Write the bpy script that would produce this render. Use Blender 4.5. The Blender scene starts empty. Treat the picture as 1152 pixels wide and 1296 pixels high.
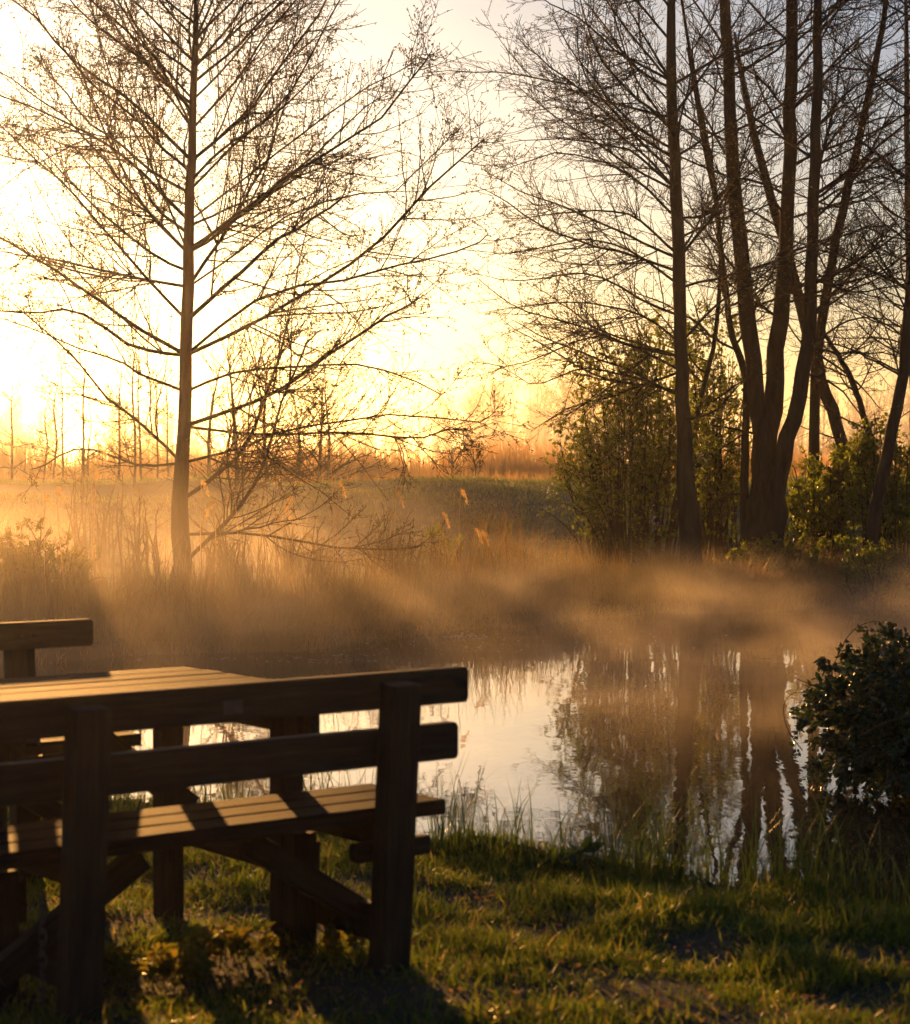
import bpy, math, random
import numpy as np
from mathutils import Vector, Matrix

SC = bpy.context.scene
COL = SC.collection
R = math.radians
EYE = 1.45
FPX, CX, CY, HOR = 2600.0, 576.0, 648.0, 590.0
PITCH = math.atan((HOR - CY) / FPX)          # camera looks slightly down
SUN_AZ, SUN_EL = R(-13.0), R(4.7)
SUN_DIR = np.array([math.sin(SUN_AZ) * math.cos(SUN_EL), math.cos(SUN_AZ) * math.cos(SUN_EL), math.sin(SUN_EL)])
WATER = -0.5


def P(px, py, d):
    """world point seen at photo pixel px,py when it stands at distance d (along +Y)"""
    u, v = (px - CX) / FPX, -(py - CY) / FPX
    c, s = math.cos(PITCH), math.sin(PITCH)
    y, z = c - v * s, s + v * c
    return np.array([u / y * d, d, EYE + z / y * d])


# ------------------------------------------------------------------ materials
def mat(name, build):
    m = bpy.data.materials.new(name)
    m.use_nodes = True
    nt = m.node_tree
    nt.nodes.clear()
    out = nt.nodes.new('ShaderNodeOutputMaterial')
    build(nt, out)
    return m


def N(nt, t, **kw):
    n = nt.nodes.new(t)
    for k, v in kw.items():
        setattr(n, k, v)
    return n


def ramp(nt, stops, fac):
    r = N(nt, 'ShaderNodeValToRGB')
    el = r.color_ramp.elements
    while len(el) < len(stops):
        el.new(0.5)
    for e, (p, c) in zip(el, stops):
        e.position = p
        e.color = (*c, 1)
    nt.links.new(fac, r.inputs[0])
    return r.outputs[0]


def noise(nt, scale, detail=4, rough=.55, stretch=None, coord='Object'):
    tc = N(nt, 'ShaderNodeTexCoord')
    src = tc.outputs[coord]
    if stretch:
        mp = N(nt, 'ShaderNodeMapping')
        mp.inputs['Scale'].default_value = stretch
        nt.links.new(src, mp.inputs[0])
        src = mp.outputs[0]
    n = N(nt, 'ShaderNodeTexNoise')
    n.inputs['Scale'].default_value = scale
    n.inputs['Detail'].default_value = detail
    n.inputs['Roughness'].default_value = rough
    nt.links.new(src, n.inputs['Vector'])
    return n.outputs[0]


def leaf_mat(name, stops, trans=.5, rough=.5, spec=.35, tcol=(1.9, 1.7, .9)):
    """thin foliage: part of the light passes through each leaf or blade"""
    def b(nt, out):
        g = N(nt, 'ShaderNodeNewGeometry')
        c = ramp(nt, stops, g.outputs['Random Per Island'])
        p = N(nt, 'ShaderNodeBsdfPrincipled')
        p.inputs['Roughness'].default_value = rough
        p.inputs['Specular IOR Level'].default_value = spec
        nt.links.new(c, p.inputs['Base Color'])
        t = N(nt, 'ShaderNodeBsdfTranslucent')
        vm = N(nt, 'ShaderNodeVectorMath', operation='MULTIPLY')
        vm.inputs[1].default_value = tcol
        nt.links.new(c, vm.inputs[0])
        nt.links.new(vm.outputs[0], t.inputs['Color'])
        mx = N(nt, 'ShaderNodeMixShader')
        mx.inputs[0].default_value = trans
        nt.links.new(p.outputs[0], mx.inputs[1])
        nt.links.new(t.outputs[0], mx.inputs[2])
        nt.links.new(mx.outputs[0], out.inputs[0])
    return mat(name, b)


def solid_mat(name, stops, scale=6, rough=.85, bump=.4, stretch=None, spec=.3, bscale=None, detail=6, bdist=.02):
    def b(nt, out):
        f = noise(nt, scale, detail, .6, stretch)
        c = ramp(nt, stops, f)
        p = N(nt, 'ShaderNodeBsdfPrincipled')
        p.inputs['Roughness'].default_value = rough
        p.inputs['Specular IOR Level'].default_value = spec
        nt.links.new(c, p.inputs['Base Color'])
        if bump:
            f2 = noise(nt, bscale or scale * 3, 5, .6, stretch)
            bp = N(nt, 'ShaderNodeBump')
            bp.inputs['Strength'].default_value = bump
            bp.inputs['Distance'].default_value = bdist
            nt.links.new(f2, bp.inputs['Height'])
            nt.links.new(bp.outputs[0], p.inputs['Normal'])
        nt.links.new(p.outputs[0], out.inputs[0])
    return mat(name, b)


M = {}
M['bark'] = solid_mat('bark', [(.3, (.022, .016, .011)), (.7, (.065, .05, .035))], 9, .9, .8, (1, 1, .25))
M['twig'] = solid_mat('twig', [(.3, (.03, .02, .012)), (.7, (.06, .04, .026))], 2, .85, 0)
M['sapling_bark'] = solid_mat('sapling_bark', [(.3, (.10, .065, .035)), (.7, (.16, .11, .06))], 2, .85, 0)
M['bud'] = leaf_mat('bud', [(0, (.07, .045, .02)), (1, (.12, .09, .035))], .3)
M['grass'] = leaf_mat('grass', [(0, (.055, .09, .012)), (.5, (.085, .13, .018)), (.86, (.12, .16, .028)), (1, (.28, .22, .09))], .62, .42, .3)
M['tall_grass'] = leaf_mat('tall_grass', [(0, (.03, .06, .012)), (1, (.07, .12, .025))], .45, .35, .5)
M['meadow'] = leaf_mat('meadow', [(0, (.15, .20, .06)), (.7, (.21, .26, .10)), (1, (.30, .29, .15))], .35, .5, .4)
M['dry'] = leaf_mat('dry', [(0, (.12, .075, .03)), (.6, (.21, .14, .06)), (1, (.16, .16, .05))], .5, .5, .3)
M['reed'] = leaf_mat('reed', [(0, (.30, .19, .10)), (1, (.45, .30, .17))], .5, .6, .2)
M['plume'] = leaf_mat('plume', [(0, (.45, .34, .2)), (1, (.6, .48, .3))], .6, .7, .1)
M['leaf'] = leaf_mat('leaf', [(0, (.08, .12, .012)), (.6, (.13, .18, .018)), (1, (.20, .23, .03))], .55, .45, .4)
M['bramble_leaf'] = leaf_mat('bramble_leaf', [(0, (.02, .045, .012)), (.7, (.045, .08, .02)), (1, (.09, .08, .025))], .28, .32, .6)
M['petal'] = leaf_mat('petal', [(0, (.7, .68, .66)), (1, (.85, .83, .8))], .3, .6, .2)
M['brownleaf'] = leaf_mat('brownleaf', [(0, (.10, .06, .03)), (1, (.26, .17, .09))], .35, .5, .3)
M['herb'] = leaf_mat('herb', [(0, (.10, .12, .02)), (.6, (.15, .16, .03)), (1, (.17, .13, .03))], .5, .4, .4)
M['litter'] = solid_mat('litter', [(.3, (.2, .17, .12)), (.7, (.42, .38, .32))], 20, .5, 0)
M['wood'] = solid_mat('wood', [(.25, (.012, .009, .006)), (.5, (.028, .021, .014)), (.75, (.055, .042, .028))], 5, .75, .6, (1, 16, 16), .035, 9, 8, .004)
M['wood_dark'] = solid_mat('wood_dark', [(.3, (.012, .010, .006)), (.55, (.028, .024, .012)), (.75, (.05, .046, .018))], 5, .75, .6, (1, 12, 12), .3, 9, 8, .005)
M['metal'] = solid_mat('metal', [(.3, (.05, .042, .035)), (.7, (.10, .085, .07))], 40, .5, 0)


def ground_b(nt, out):
    f = noise(nt, 1.3, 8, .65)
    c = ramp(nt, [(.3, (.018, .014, .008)), (.5, (.03, .028, .011)), (.7, (.045, .055, .018))], f)
    p = N(nt, 'ShaderNodeBsdfPrincipled')
    p.inputs['Roughness'].default_value = .95
    # the embankment and the meadow beyond are turf, not trodden earth
    turf = ramp(nt, [(.3, (.05, .07, .022)), (.7, (.10, .13, .045))], noise(nt, .9, 6, .65))
    tc = N(nt, 'ShaderNodeTexCoord')
    sp = N(nt, 'ShaderNodeSeparateXYZ')
    nt.links.new(tc.outputs['Object'], sp.inputs[0])
    mr = N(nt, 'ShaderNodeMapRange')
    mr.inputs['From Min'].default_value = 29
    mr.inputs['From Max'].default_value = 34
    nt.links.new(sp.outputs[1], mr.inputs['Value'])
    mx = N(nt, 'ShaderNodeMix', data_type='RGBA')
    nt.links.new(mr.outputs[0], mx.inputs[0])
    nt.links.new(c, mx.inputs[6])
    nt.links.new(turf, mx.inputs[7])
    nt.links.new(mx.outputs[2], p.inputs['Base Color'])
    f2 = noise(nt, 14, 8, .7)
    bp = N(nt, 'ShaderNodeBump')
    bp.inputs['Strength'].default_value = 1
    bp.inputs['Distance'].default_value = .05
    nt.links.new(f2, bp.inputs['Height'])
    nt.links.new(bp.outputs[0], p.inputs['Normal'])
    nt.links.new(p.outputs[0], out.inputs[0])


M['ground'] = mat('ground', ground_b)


def water_b(nt, out):
    p = N(nt, 'ShaderNodeBsdfPrincipled')
    p.inputs['Base Color'].default_value = (.035, .03, .018, 1)
    p.inputs['Roughness'].default_value = .02
    p.inputs['IOR'].default_value = 1.7
    p.inputs['Specular IOR Level'].default_value = .9
    a = noise(nt, 2.2, 3, .5, (1, .45, 1))
    b_ = noise(nt, 16, 2, .5, (1, .5, 1))
    # ripples are stronger in some patches than in others
    k = noise(nt, .22, 2, .5)
    kr = ramp(nt, [(.38, (.12, .12, .12)), (.65, (1, 1, 1))], k)
    m1 = N(nt, 'ShaderNodeMath', operation='MULTIPLY')
    nt.links.new(b_, m1.inputs[0])
    nt.links.new(kr, m1.inputs[1])
    m2 = N(nt, 'ShaderNodeMath', operation='MULTIPLY_ADD')
    nt.links.new(m1.outputs[0], m2.inputs[0])
    m2.inputs[1].default_value = .16
    nt.links.new(a, m2.inputs[2])
    bp = N(nt, 'ShaderNodeBump')
    bp.inputs['Strength'].default_value = .5
    bp.inputs['Distance'].default_value = .006
    nt.links.new(m2.outputs[0], bp.inputs['Height'])
    nt.links.new(bp.outputs[0], p.inputs['Normal'])
    nt.links.new(p.outputs[0], out.inputs[0])


M['water'] = mat('water', water_b)


# ------------------------------------------------------------------ mesh building
class Geo:
    def __init__(s):
        s.v, s.q, s.t, s.n = [], [], [], 0
        s.mq, s.mt = [], []

    def add(s, v, q=None, t=None, mi=0):
        v = np.asarray(v, float).reshape(-1, 3)
        if q is not None and len(q):
            q = np.asarray(q, int).reshape(-1, 4)
            s.q.append(q + s.n)
            s.mq.append(np.full(len(q), mi))
        if t is not None and len(t):
            t = np.asarray(t, int).reshape(-1, 3)
            s.t.append(t + s.n)
            s.mt.append(np.full(len(t), mi))
        s.v.append(v)
        s.n += len(v)

    def build(s, name, mats, parent=None, smooth=False):
        me = bpy.data.meshes.new(name)
        v = np.concatenate(s.v) if s.v else np.zeros((0, 3))
        if parent is not None:
            v = v - np.array(parent.location)
        q = np.concatenate(s.q) if s.q else np.zeros((0, 4), int)
        t = np.concatenate(s.t) if s.t else np.zeros((0, 3), int)
        me.vertices.add(len(v))
        me.vertices.foreach_set('co', v.astype(np.float32).ravel())
        loops = np.concatenate([q.ravel(), t.ravel()]).astype(np.int32)
        me.loops.add(len(loops))
        me.loops.foreach_set('vertex_index', loops)
        me.polygons.add(len(q) + len(t))
        st = np.concatenate([np.arange(len(q)) * 4, len(q) * 4 + np.arange(len(t)) * 3]).astype(np.int32)
        me.polygons.foreach_set('loop_start', st)
        if not isinstance(mats, (list, tuple)):
            mats = [mats]
        for m in mats:
            me.materials.append(m)
        if len(mats) > 1:
            mi = np.concatenate(s.mq + s.mt).astype(np.int32)
            me.polygons.foreach_set('material_index', mi)
        me.polygons.foreach_set('use_smooth', np.full(len(q) + len(t), smooth))
        me.update(calc_edges=True)
        me.validate()
        o = bpy.data.objects.new(name, me)
        COL.objects.link(o)
        if parent is not None:
            o.parent = parent
        return o


def tag(o, label=None, cat=None, group=None, kind=None):
    for k, v in (('label', label), ('category', cat), ('group', group), ('kind', kind)):
        if v:
            o[k] = v
    return o


def thing(name, loc, label, cat, group=None):
    o = bpy.data.objects.new(name, None)
    COL.objects.link(o)
    o.location = [float(a) for a in loc]
    o.empty_display_size = .1
    return tag(o, label, cat, group)


def copy_tree(o, parent=None):
    c = o.copy()
    COL.objects.link(c)
    if parent is not None:
        c.parent = parent
    for ch in list(o.children):
        copy_tree(ch, c)
    return c


def norm(a):
    return a / np.maximum(np.linalg.norm(a, axis=-1, keepdims=True), 1e-9)


def tubes(geo, Pt, Rd, sides, mi=0, rough=0, rng=None):
    """Pt (N,K,3) centre lines, Rd (N,K) radii"""
    Nn, K = Rd.shape
    if not Nn:
        return
    T = norm(np.gradient(Pt, axis=1))
    main = norm(Pt[:, -1] - Pt[:, 0])
    ref = np.where(np.abs(main[:, 2:3]) < .8, np.array([[0, 0, 1.]]), np.array([[1., 0, 0]]))
    U = norm(np.cross(T, ref[:, None, :]))
    V = np.cross(T, U)
    a = np.arange(sides) * 2 * math.pi / sides
    rr = Rd[:, :, None, None]
    if rough:
        rr = rr * (1 + rough * rng.standard_normal((Nn, K, sides, 1)))
    v = Pt[:, :, None, :] + rr * (np.cos(a)[None, None, :, None] * U[:, :, None, :] + np.sin(a)[None, None, :, None] * V[:, :, None, :])
    idx = np.arange(Nn * K * sides).reshape(Nn, K, sides)
    nx = np.roll(idx, -1, axis=2)
    q = np.stack([idx[:, :-1], nx[:, :-1], nx[:, 1:], idx[:, 1:]], -1).reshape(-1, 4)
    geo.add(v, q, mi=mi)


def leaves(geo, pos, L, W, rng, droop=0., mi=0, dirs=None):
    """one rhombic leaf per position"""
    n = len(pos)
    if not n:
        return
    d = norm(rng.standard_normal((n, 3)) + np.array([0, 0, -droop])) if dirs is None else norm(dirs)
    s = norm(np.cross(d, rng.standard_normal((n, 3))))
    L = (L * (.6 + .8 * rng.random(n)))[:, None]
    W = (W * (.7 + .6 * rng.random(n)))[:, None]
    nrm = np.cross(d, s)
    a = pos
    b = pos + d * L * .5 + s * W * .5 + nrm * L * .08
    c = pos + d * L
    e = pos + d * L * .5 - s * W * .5 + nrm * L * .08
    geo.add(np.stack([a, b, c, e], 1), np.arange(n * 4).reshape(n, 4), mi=mi)


def blades(geo, root, h, w, lean, rng, K=4, curve=1.0, mi=0):
    """grass blades: root (n,3), height h (n), width w (n), lean = horizontal reach as share of height"""
    n = len(root)
    if not n:
        return
    az = rng.random(n) * 2 * math.pi
    ld = np.stack([np.cos(az), np.sin(az), np.zeros(n)], 1)
    fz = rng.random(n) * 2 * math.pi
    wd = np.stack([np.cos(fz), np.sin(fz), np.zeros(n)], 1)
    le = lean * (.2 + 1.1 * rng.random(n))
    s = np.linspace(0, 1, K)
    horiz = (s[None, :] ** (1 + curve)) * (le * h)[:, None]
    vert = h[:, None] * (s[None, :] - .35 * np.minimum(le, 1.3)[:, None] * s[None, :] ** 2.5)
    c = root[:, None, :] + ld[:, None, :] * horiz[..., None] + np.array([0, 0, 1.]) * vert[..., None]
    ww = w[:, None] * np.array([1., .85, .55, .04] if K == 4 else np.linspace(1, .05, K))[None, :] * .5
    v = np.stack([c - wd[:, None, :] * ww[..., None], c + wd[:, None, :] * ww[..., None]], 2)
    idx = np.arange(n * K * 2).reshape(n, K, 2)
    q = np.stack([idx[:, :-1, 0], idx[:, :-1, 1], idx[:, 1:, 1], idx[:, 1:, 0]], -1).reshape(-1, 4)
    geo.add(v, q, mi=mi)


def resample(poly, K):
    poly = np.asarray(poly, float)
    # Catmull-Rom through the given points
    n = len(poly)
    ext = np.vstack([2 * poly[0] - poly[1], poly, 2 * poly[-1] - poly[-2]])
    u = np.linspace(0, n - 1, K)
    i = np.minimum(u.astype(int), n - 2)
    f = (u - i)[:, None]
    p0, p1, p2, p3 = ext[i], ext[i + 1], ext[i + 2], ext[i + 3]
    return .5 * ((2 * p1) + (-p0 + p2) * f + (2 * p0 - 5 * p1 + 4 * p2 - p3) * f ** 2 + (-p0 + 3 * p1 - 3 * p2 + p3) * f ** 3)


def spawn(Pt, Rd, rng, dens, t0, lenf, ang, K, trop=.05, wander=.1, minlen=.1, maxlen=9, rk=.55, rlen=.011, rmin=.003, flat=0., base=.15):
    """side shoots on every centre line; returns their centre lines and radii"""
    Nn, Kp = Rd.shape
    L = np.linalg.norm(np.diff(Pt, axis=1), axis=2).sum(1)
    cnt = rng.poisson(np.maximum(L * (1 - t0) * dens, 0))
    pi = np.repeat(np.arange(Nn), cnt)
    n = len(pi)
    if n == 0:
        return np.zeros((0, K, 3)), np.zeros((0, K))
    t = t0 + (1 - t0) * rng.random(n)
    u = t * (Kp - 1)
    i = np.minimum(u.astype(int), Kp - 2)
    f = (u - i)[:, None]
    p = Pt[pi, i] * (1 - f) + Pt[pi, i + 1] * f
    T = norm(Pt[pi, i + 1] - Pt[pi, i])
    r0 = Rd[pi, i] * (1 - f[:, 0]) + Rd[pi, i + 1] * f[:, 0]
    q = rng.standard_normal((n, 3))
    q[:, 2] *= (1 - flat)
    q = norm(q - T * (q * T).sum(1, keepdims=True))
    a = np.radians(ang * (.75 + .5 * rng.random(n)))[:, None]
    d = norm(np.cos(a) * T + np.sin(a) * q)
    ln = np.clip(L[pi] * lenf * (base + (1 - t)) * (.5 + .8 * rng.random(n)), minlen, maxlen)
    pts = [p]
    for k in range(K - 1):
        pts.append(pts[-1] + d * (ln / (K - 1))[:, None])
        d = norm(d + np.array([0, 0, trop]) + wander * rng.standard_normal((n, 3)))
    rs = np.minimum(r0 * rk, ln * rlen + rmin)
    rr = rs[:, None] * np.linspace(1, .35, K)[None, :]
    return np.stack(pts, 1), np.maximum(rr, rmin * .8)


# ------------------------------------------------------------------ terrain
def yn(x):      # near water edge
    x = np.asarray(x, float)
    y = 8.65 - .85 * x
    y = np.where(x < -1.5, 9.9 - .1 * (x + 1.5), y)
    y = np.where(x > 1.9, 7.0 - .3 * (x - 1.9), y)
    y = y + .13 * np.sin(x * 2.3 + 1) + .07 * np.sin(x * 5.1) + .04 * np.sin(x * 11)
    # bank on the right on which the bramble grows
    b = 1 / (1 + np.exp(-(x - 3.0) * 7))
    y = y * (1 - b) + 14.0 * b
    return y


def yf(x):      # far water edge
    x = np.asarray(x, float)
    y = 24.2 + .95 * np.clip(x, -5, 8)
    return y + .5 * np.sin(x * .9) + .25 * np.sin(x * 2.3 + 2) + .12 * np.sin(x * 5.3)


def sm(a, b, x):
    t = np.clip((x - a) / (b - a), 0, 1)
    return t * t * (3 - 2 * t)


def gz(x, y):
    x = np.asarray(x, float)
    y = np.asarray(y, float)
    dn = yn(x) - y
    df = y - yf(x)
    near = -1.3 + 1.22 * sm(-.45, .1, dn) + .05 + .06 * np.clip(6.0 - y, -2.6, 1.0) * sm(-.1, .2, dn) + .028 * np.sin(x * 2.7 + .8 * y) * np.sin(y * 2.9 + .5) + .010 * np.sin(x * 7.7 + y * 5)
    far = -1.3 + .95 * sm(-1.2, .3, df) + .18 * sm(.2, 3, df) + .1 * sm(3, 9, df)
    crest = 45.5 + .06 * x + .8 * np.sin(x * .21)
    far = far + 1.19 * sm(crest - 14, crest + 1, y) ** .85 + .05 * np.sin(x * 1.1 + .6 * y) * sm(30, 36, y) - .12 * sm(crest, crest + 6, y)
    far = far + .03 * np.sin(x * .8 + 1) * sm(crest - 3, crest, y) * (y < 80)
    far = far - .15 * sm(20, 200, y - crest)
    z = np.where(dn > -2, near, far)
    z = np.where((dn <= -2) & (df < -2), -1.3, z)
    # the pond closes far to the left and right
    z = np.where((np.abs(x) > 58) & (z < -.2), -.2, z)
    return z


def make_ground():
    xs = np.concatenate([-np.geomspace(1500, 14, 26), np.linspace(-13, -4, 46)[:-1], np.linspace(-4, 4, 161), np.linspace(4, 13, 46)[1:], np.geomspace(14, 1500, 26)])
    ys = np.concatenate([[-60, -20, -6, 0, 2, 3], np.linspace(3.5, 13, 191), np.linspace(13.3, 19, 12)[1:], np.linspace(19.1, 50, 180), np.geomspace(51, 2600, 50)])
    X, Y = np.meshgrid(xs, ys)
    Z = gz(X, Y)
    g = Geo()
    nx, ny = len(xs), len(ys)
    idx = np.arange(nx * ny).reshape(ny, nx)
    q = np.stack([idx[:-1, :-1], idx[:-1, 1:], idx[1:, 1:], idx[1:, :-1]], -1).reshape(-1, 4)
    g.add(np.stack([X, Y, Z], -1), q)
    tag(g.build('ground', M['ground'], smooth=True), kind='structure')
    w = Geo()
    w.add([[-57, 1, WATER], [57, 1, WATER], [57, 40, WATER], [-57, 40, WATER]], [[0, 1, 2, 3]])
    tag(w.build('pond_water', M['water']), kind='structure')


make_ground()
rng = np.random.default_rng(11)


# ------------------------------------------------------------------ bench and table (wood joinery)
ORI = np.array([-.18, 5.85, 0.])
TD = np.array([-.604, .797, 0.])       # across the table, away from the near backrest
UD = np.array([.797, .604, 0.])        # along the benches
MIR = [False]
TOFF = [0.]


def L3(t, u, h):
    tt = TOFF[0] - t if MIR[0] else TOFF[0] + t
    return ORI + TD * tt + UD * u + np.array([0, 0, h])


def beam(a, b, wid, hei, side, name, parent, m, bev=.006, crop=0.):
    """bar from a to b; `side` is the width direction; crop cuts the upper/lower corners of the b and a ends"""
    a, b = np.array(a, float), np.array(b, float)
    d = norm(b - a)
    s = norm(np.array(side, float) - d * np.dot(side, d))
    n = np.cross(s, d)
    L = np.linalg.norm(b - a)
    import bmesh
    bm = bmesh.new()
    h2 = hei / 2
    c = crop
    if c:
        prof = [(0, -h2 + c), (c * .45, -h2), (L - c * .45, -h2), (L, -h2 + c * .8), (L, h2 - c * .8), (L - c * .45, h2), (c * .45, h2), (0, h2 - c)]
    else:
        prof = [(0, -h2), (L, -h2), (L, h2), (0, h2)]
    lo = [bm.verts.new((x, -wid / 2, z)) for x, z in prof]
    hi = [bm.verts.new((x, wid / 2, z)) for x, z in prof]
    bm.faces.new(lo)
    bm.faces.new(hi[::-1])
    k = len(prof)
    for i in range(k):
        bm.faces.new((lo[(i + 1) % k], lo[i], hi[i], hi[(i + 1) % k]))
    bmesh.ops.recalc_face_normals(bm, faces=bm.faces)
    bmesh.ops.bevel(bm, geom=list(bm.edges), offset=bev, segments=2, affect='EDGES', profile=.6)
    me = bpy.data.meshes.new(name)
    bm.to_mesh(me)
    bm.free()
    me.materials.append(m)
    o = bpy.data.objects.new(name, me)
    COL.objects.link(o)
    o.parent = parent
    o.matrix_local = Matrix.Translation(Vector(a - np.array(parent.location))) @ Matrix((d, s, n)).transposed().to_4x4()
    return o


PW = .098


def make_bench(label):
    th = thing('bench', L3(.25, -.49, 0), label, 'bench', 'wooden picnic benches with backrests')
    RAKE = -.045
    for u in (0., -.98):
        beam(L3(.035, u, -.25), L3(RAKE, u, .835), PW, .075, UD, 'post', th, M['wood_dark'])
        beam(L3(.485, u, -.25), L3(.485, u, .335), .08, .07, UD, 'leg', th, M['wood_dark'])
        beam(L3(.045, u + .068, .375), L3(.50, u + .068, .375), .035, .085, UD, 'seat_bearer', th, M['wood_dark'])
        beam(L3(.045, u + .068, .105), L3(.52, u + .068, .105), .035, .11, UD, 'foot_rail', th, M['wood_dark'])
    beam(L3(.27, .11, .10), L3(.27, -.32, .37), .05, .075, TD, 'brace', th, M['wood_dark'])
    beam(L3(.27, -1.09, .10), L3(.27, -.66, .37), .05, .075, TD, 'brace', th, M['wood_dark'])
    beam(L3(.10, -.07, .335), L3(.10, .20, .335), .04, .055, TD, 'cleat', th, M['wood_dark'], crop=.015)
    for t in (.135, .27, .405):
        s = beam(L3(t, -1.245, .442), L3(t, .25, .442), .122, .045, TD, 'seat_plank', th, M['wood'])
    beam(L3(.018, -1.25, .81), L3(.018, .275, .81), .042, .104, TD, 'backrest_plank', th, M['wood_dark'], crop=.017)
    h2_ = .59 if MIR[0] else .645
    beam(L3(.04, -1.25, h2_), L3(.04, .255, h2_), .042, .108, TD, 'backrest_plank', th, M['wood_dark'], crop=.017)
    for h in (.81, h2_):
        for u in (0., -.98):
            for du in (-.025, .025):
                g = Geo()
                c = L3(.05 - .0 if h > .7 else .075, u + du, h)
                pts = np.stack([c - TD * .012 * (1 if not MIR[0] else -1), c + TD * .008 * (1 if not MIR[0] else -1)])[None]
                tubes(g, pts, np.array([[.006, .005]]), 8)
                g.build('bolt', M['metal'], th)
    return th


near = make_bench('wooden bench in front of the picnic table, its backrest turned to the viewer')
# small worn plate screwed to the back of the near bench
beam(L3(-.006, -.56, .80), L3(-.006, -.50, .80), .006, .035, TD, 'plate', near, M['metal'], bev=.001)
g = Geo()
ch = []
for k in range(9):
    c = L3(.06, -1.06, .33 - .03 * k)
    a = np.linspace(0, 2 * math.pi, 13)
    ax = UD if k % 2 else TD
    ch.append(c + ax * (.010 * np.cos(a))[:, None] + np.array([0, 0, 1.]) * (.021 * np.sin(a))[:, None])
tubes(g, np.array(ch), np.full((9, 13), .0028), 5)
g.build('chain', M['metal'], near, smooth=True)
MIR[0] = True
TOFF[0] = 2.41
make_bench('wooden bench beyond the picnic table, only its backrest end rising above the tabletop')
MIR[0] = False
TOFF[0] = 0.
tb = thing('picnic_table', L3(.93, -.49, 0), 'wooden picnic table with a slatted top between the two benches', 'table')
for u in (0., -.98):
    for t in (.56, 1.30):
        beam(L3(t, u, -.25), L3(t, u, .715), .08, .075, UD, 'leg', tb, M['wood_dark'])
    beam(L3(.50, u + .066, .665), L3(1.38, u + .066, .665), .04, .095, UD, 'top_bearer', tb, M['wood_dark'])
    beam(L3(.5, u + .066, .235), L3(1.38, u + .066, .235), .04, .12, UD, 'foot_rail', tb, M['wood_dark'])
for t in (1.375,):
    beam(L3(t, .13, .28), L3(t, -.40, .68), .045, .085, TD, 'brace', tb, M['wood_dark'])
    beam(L3(t, -1.11, .28), L3(t, -.58, .68), .045, .085, TD, 'brace', tb, M['wood_dark'])
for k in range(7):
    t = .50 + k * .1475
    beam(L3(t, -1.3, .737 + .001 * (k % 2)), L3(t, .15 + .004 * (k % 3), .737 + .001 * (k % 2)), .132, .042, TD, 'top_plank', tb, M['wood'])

# ------------------------------------------------------------------ near grass


def clump_field(x, y, s=1.0):
    return (np.sin(x * 5.3 * s + 1.3 * np.sin(y * 4.1 * s)) * np.sin(y * 6.1 * s + 1.7 * np.sin(x * 3.7 * s)) +
            .6 * np.sin(x * 13.1 * s + 2 + 2 * np.sin(y * 9 * s)) * np.sin(y * 12.3 * s + 1))


def near_grass():
    n = 290000
    y = 3.2 + 8.3 * rng.random(n) ** 1.0
    x = (rng.random(n) - .5) * (y * .52 + .6)
    keep = (yn(x) - y > -.06)
    # denser near the camera where each blade shows large
    cf = clump_field(x, y)
    bare = np.clip(.64 + .46 * cf, .16, 1.1)
    # trodden earth round the table
    px, py = x - (-.9), y - 5.6
    worn = np.exp(-((px * .8) ** 2 + (py * .8) ** 2) / 1.3)
    edge = sm(1.6, .2, yn(x) - y)
    dens = bare * (1 - .72 * worn) + .2 * edge
    keep &= rng.random(n) < dens
    x, y, cf, worn, edge = x[keep], y[keep], cf[keep], worn[keep], edge[keep]
    h = (.020 + .030 * rng.random(len(x)) + .045 * (rng.random(len(x)) < .22) * rng.random(len(x)) + .030 * np.clip(cf, -1, 1.5) + .015 * edge) * (1 - .35 * worn)
    h = np.clip(h, .018, .25) * (.7 + .6 * rng.random(len(x)))
    w = .0032 + .0028 * rng.random(len(x))
    root = np.stack([x, y, gz(x, y) - .004], 1)
    g = Geo()
    blades(g, root, h, w * 1.25, .8, rng, curve=.6)
    tag(g.build('lawn_grass', M['grass']), 'short green grass of the lawn in front of the pond', 'grass', kind='stuff')
    # dead leaves and straw on the worn ground
    n = 5000
    y = 3.3 + 5.5 * rng.random(n)
    x = (rng.random(n) - .5) * (y * .5 + .6)
    k = yn(x) - y > .1
    x, y = x[k], y[k]
    d = rng.standard_normal((len(x), 3)) * np.array([1, 1, .25])
    g = Geo()
    leaves(g, np.stack([x, y, gz(x, y) + .006 + .02 * rng.random(len(x))], 1), .022, .010, rng, dirs=d)
    tag(g.build('leaf_litter', M['brownleaf']), 'small dry brown leaves lying among the lawn grass', 'leaf litter', kind='stuff')


near_grass()

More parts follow.
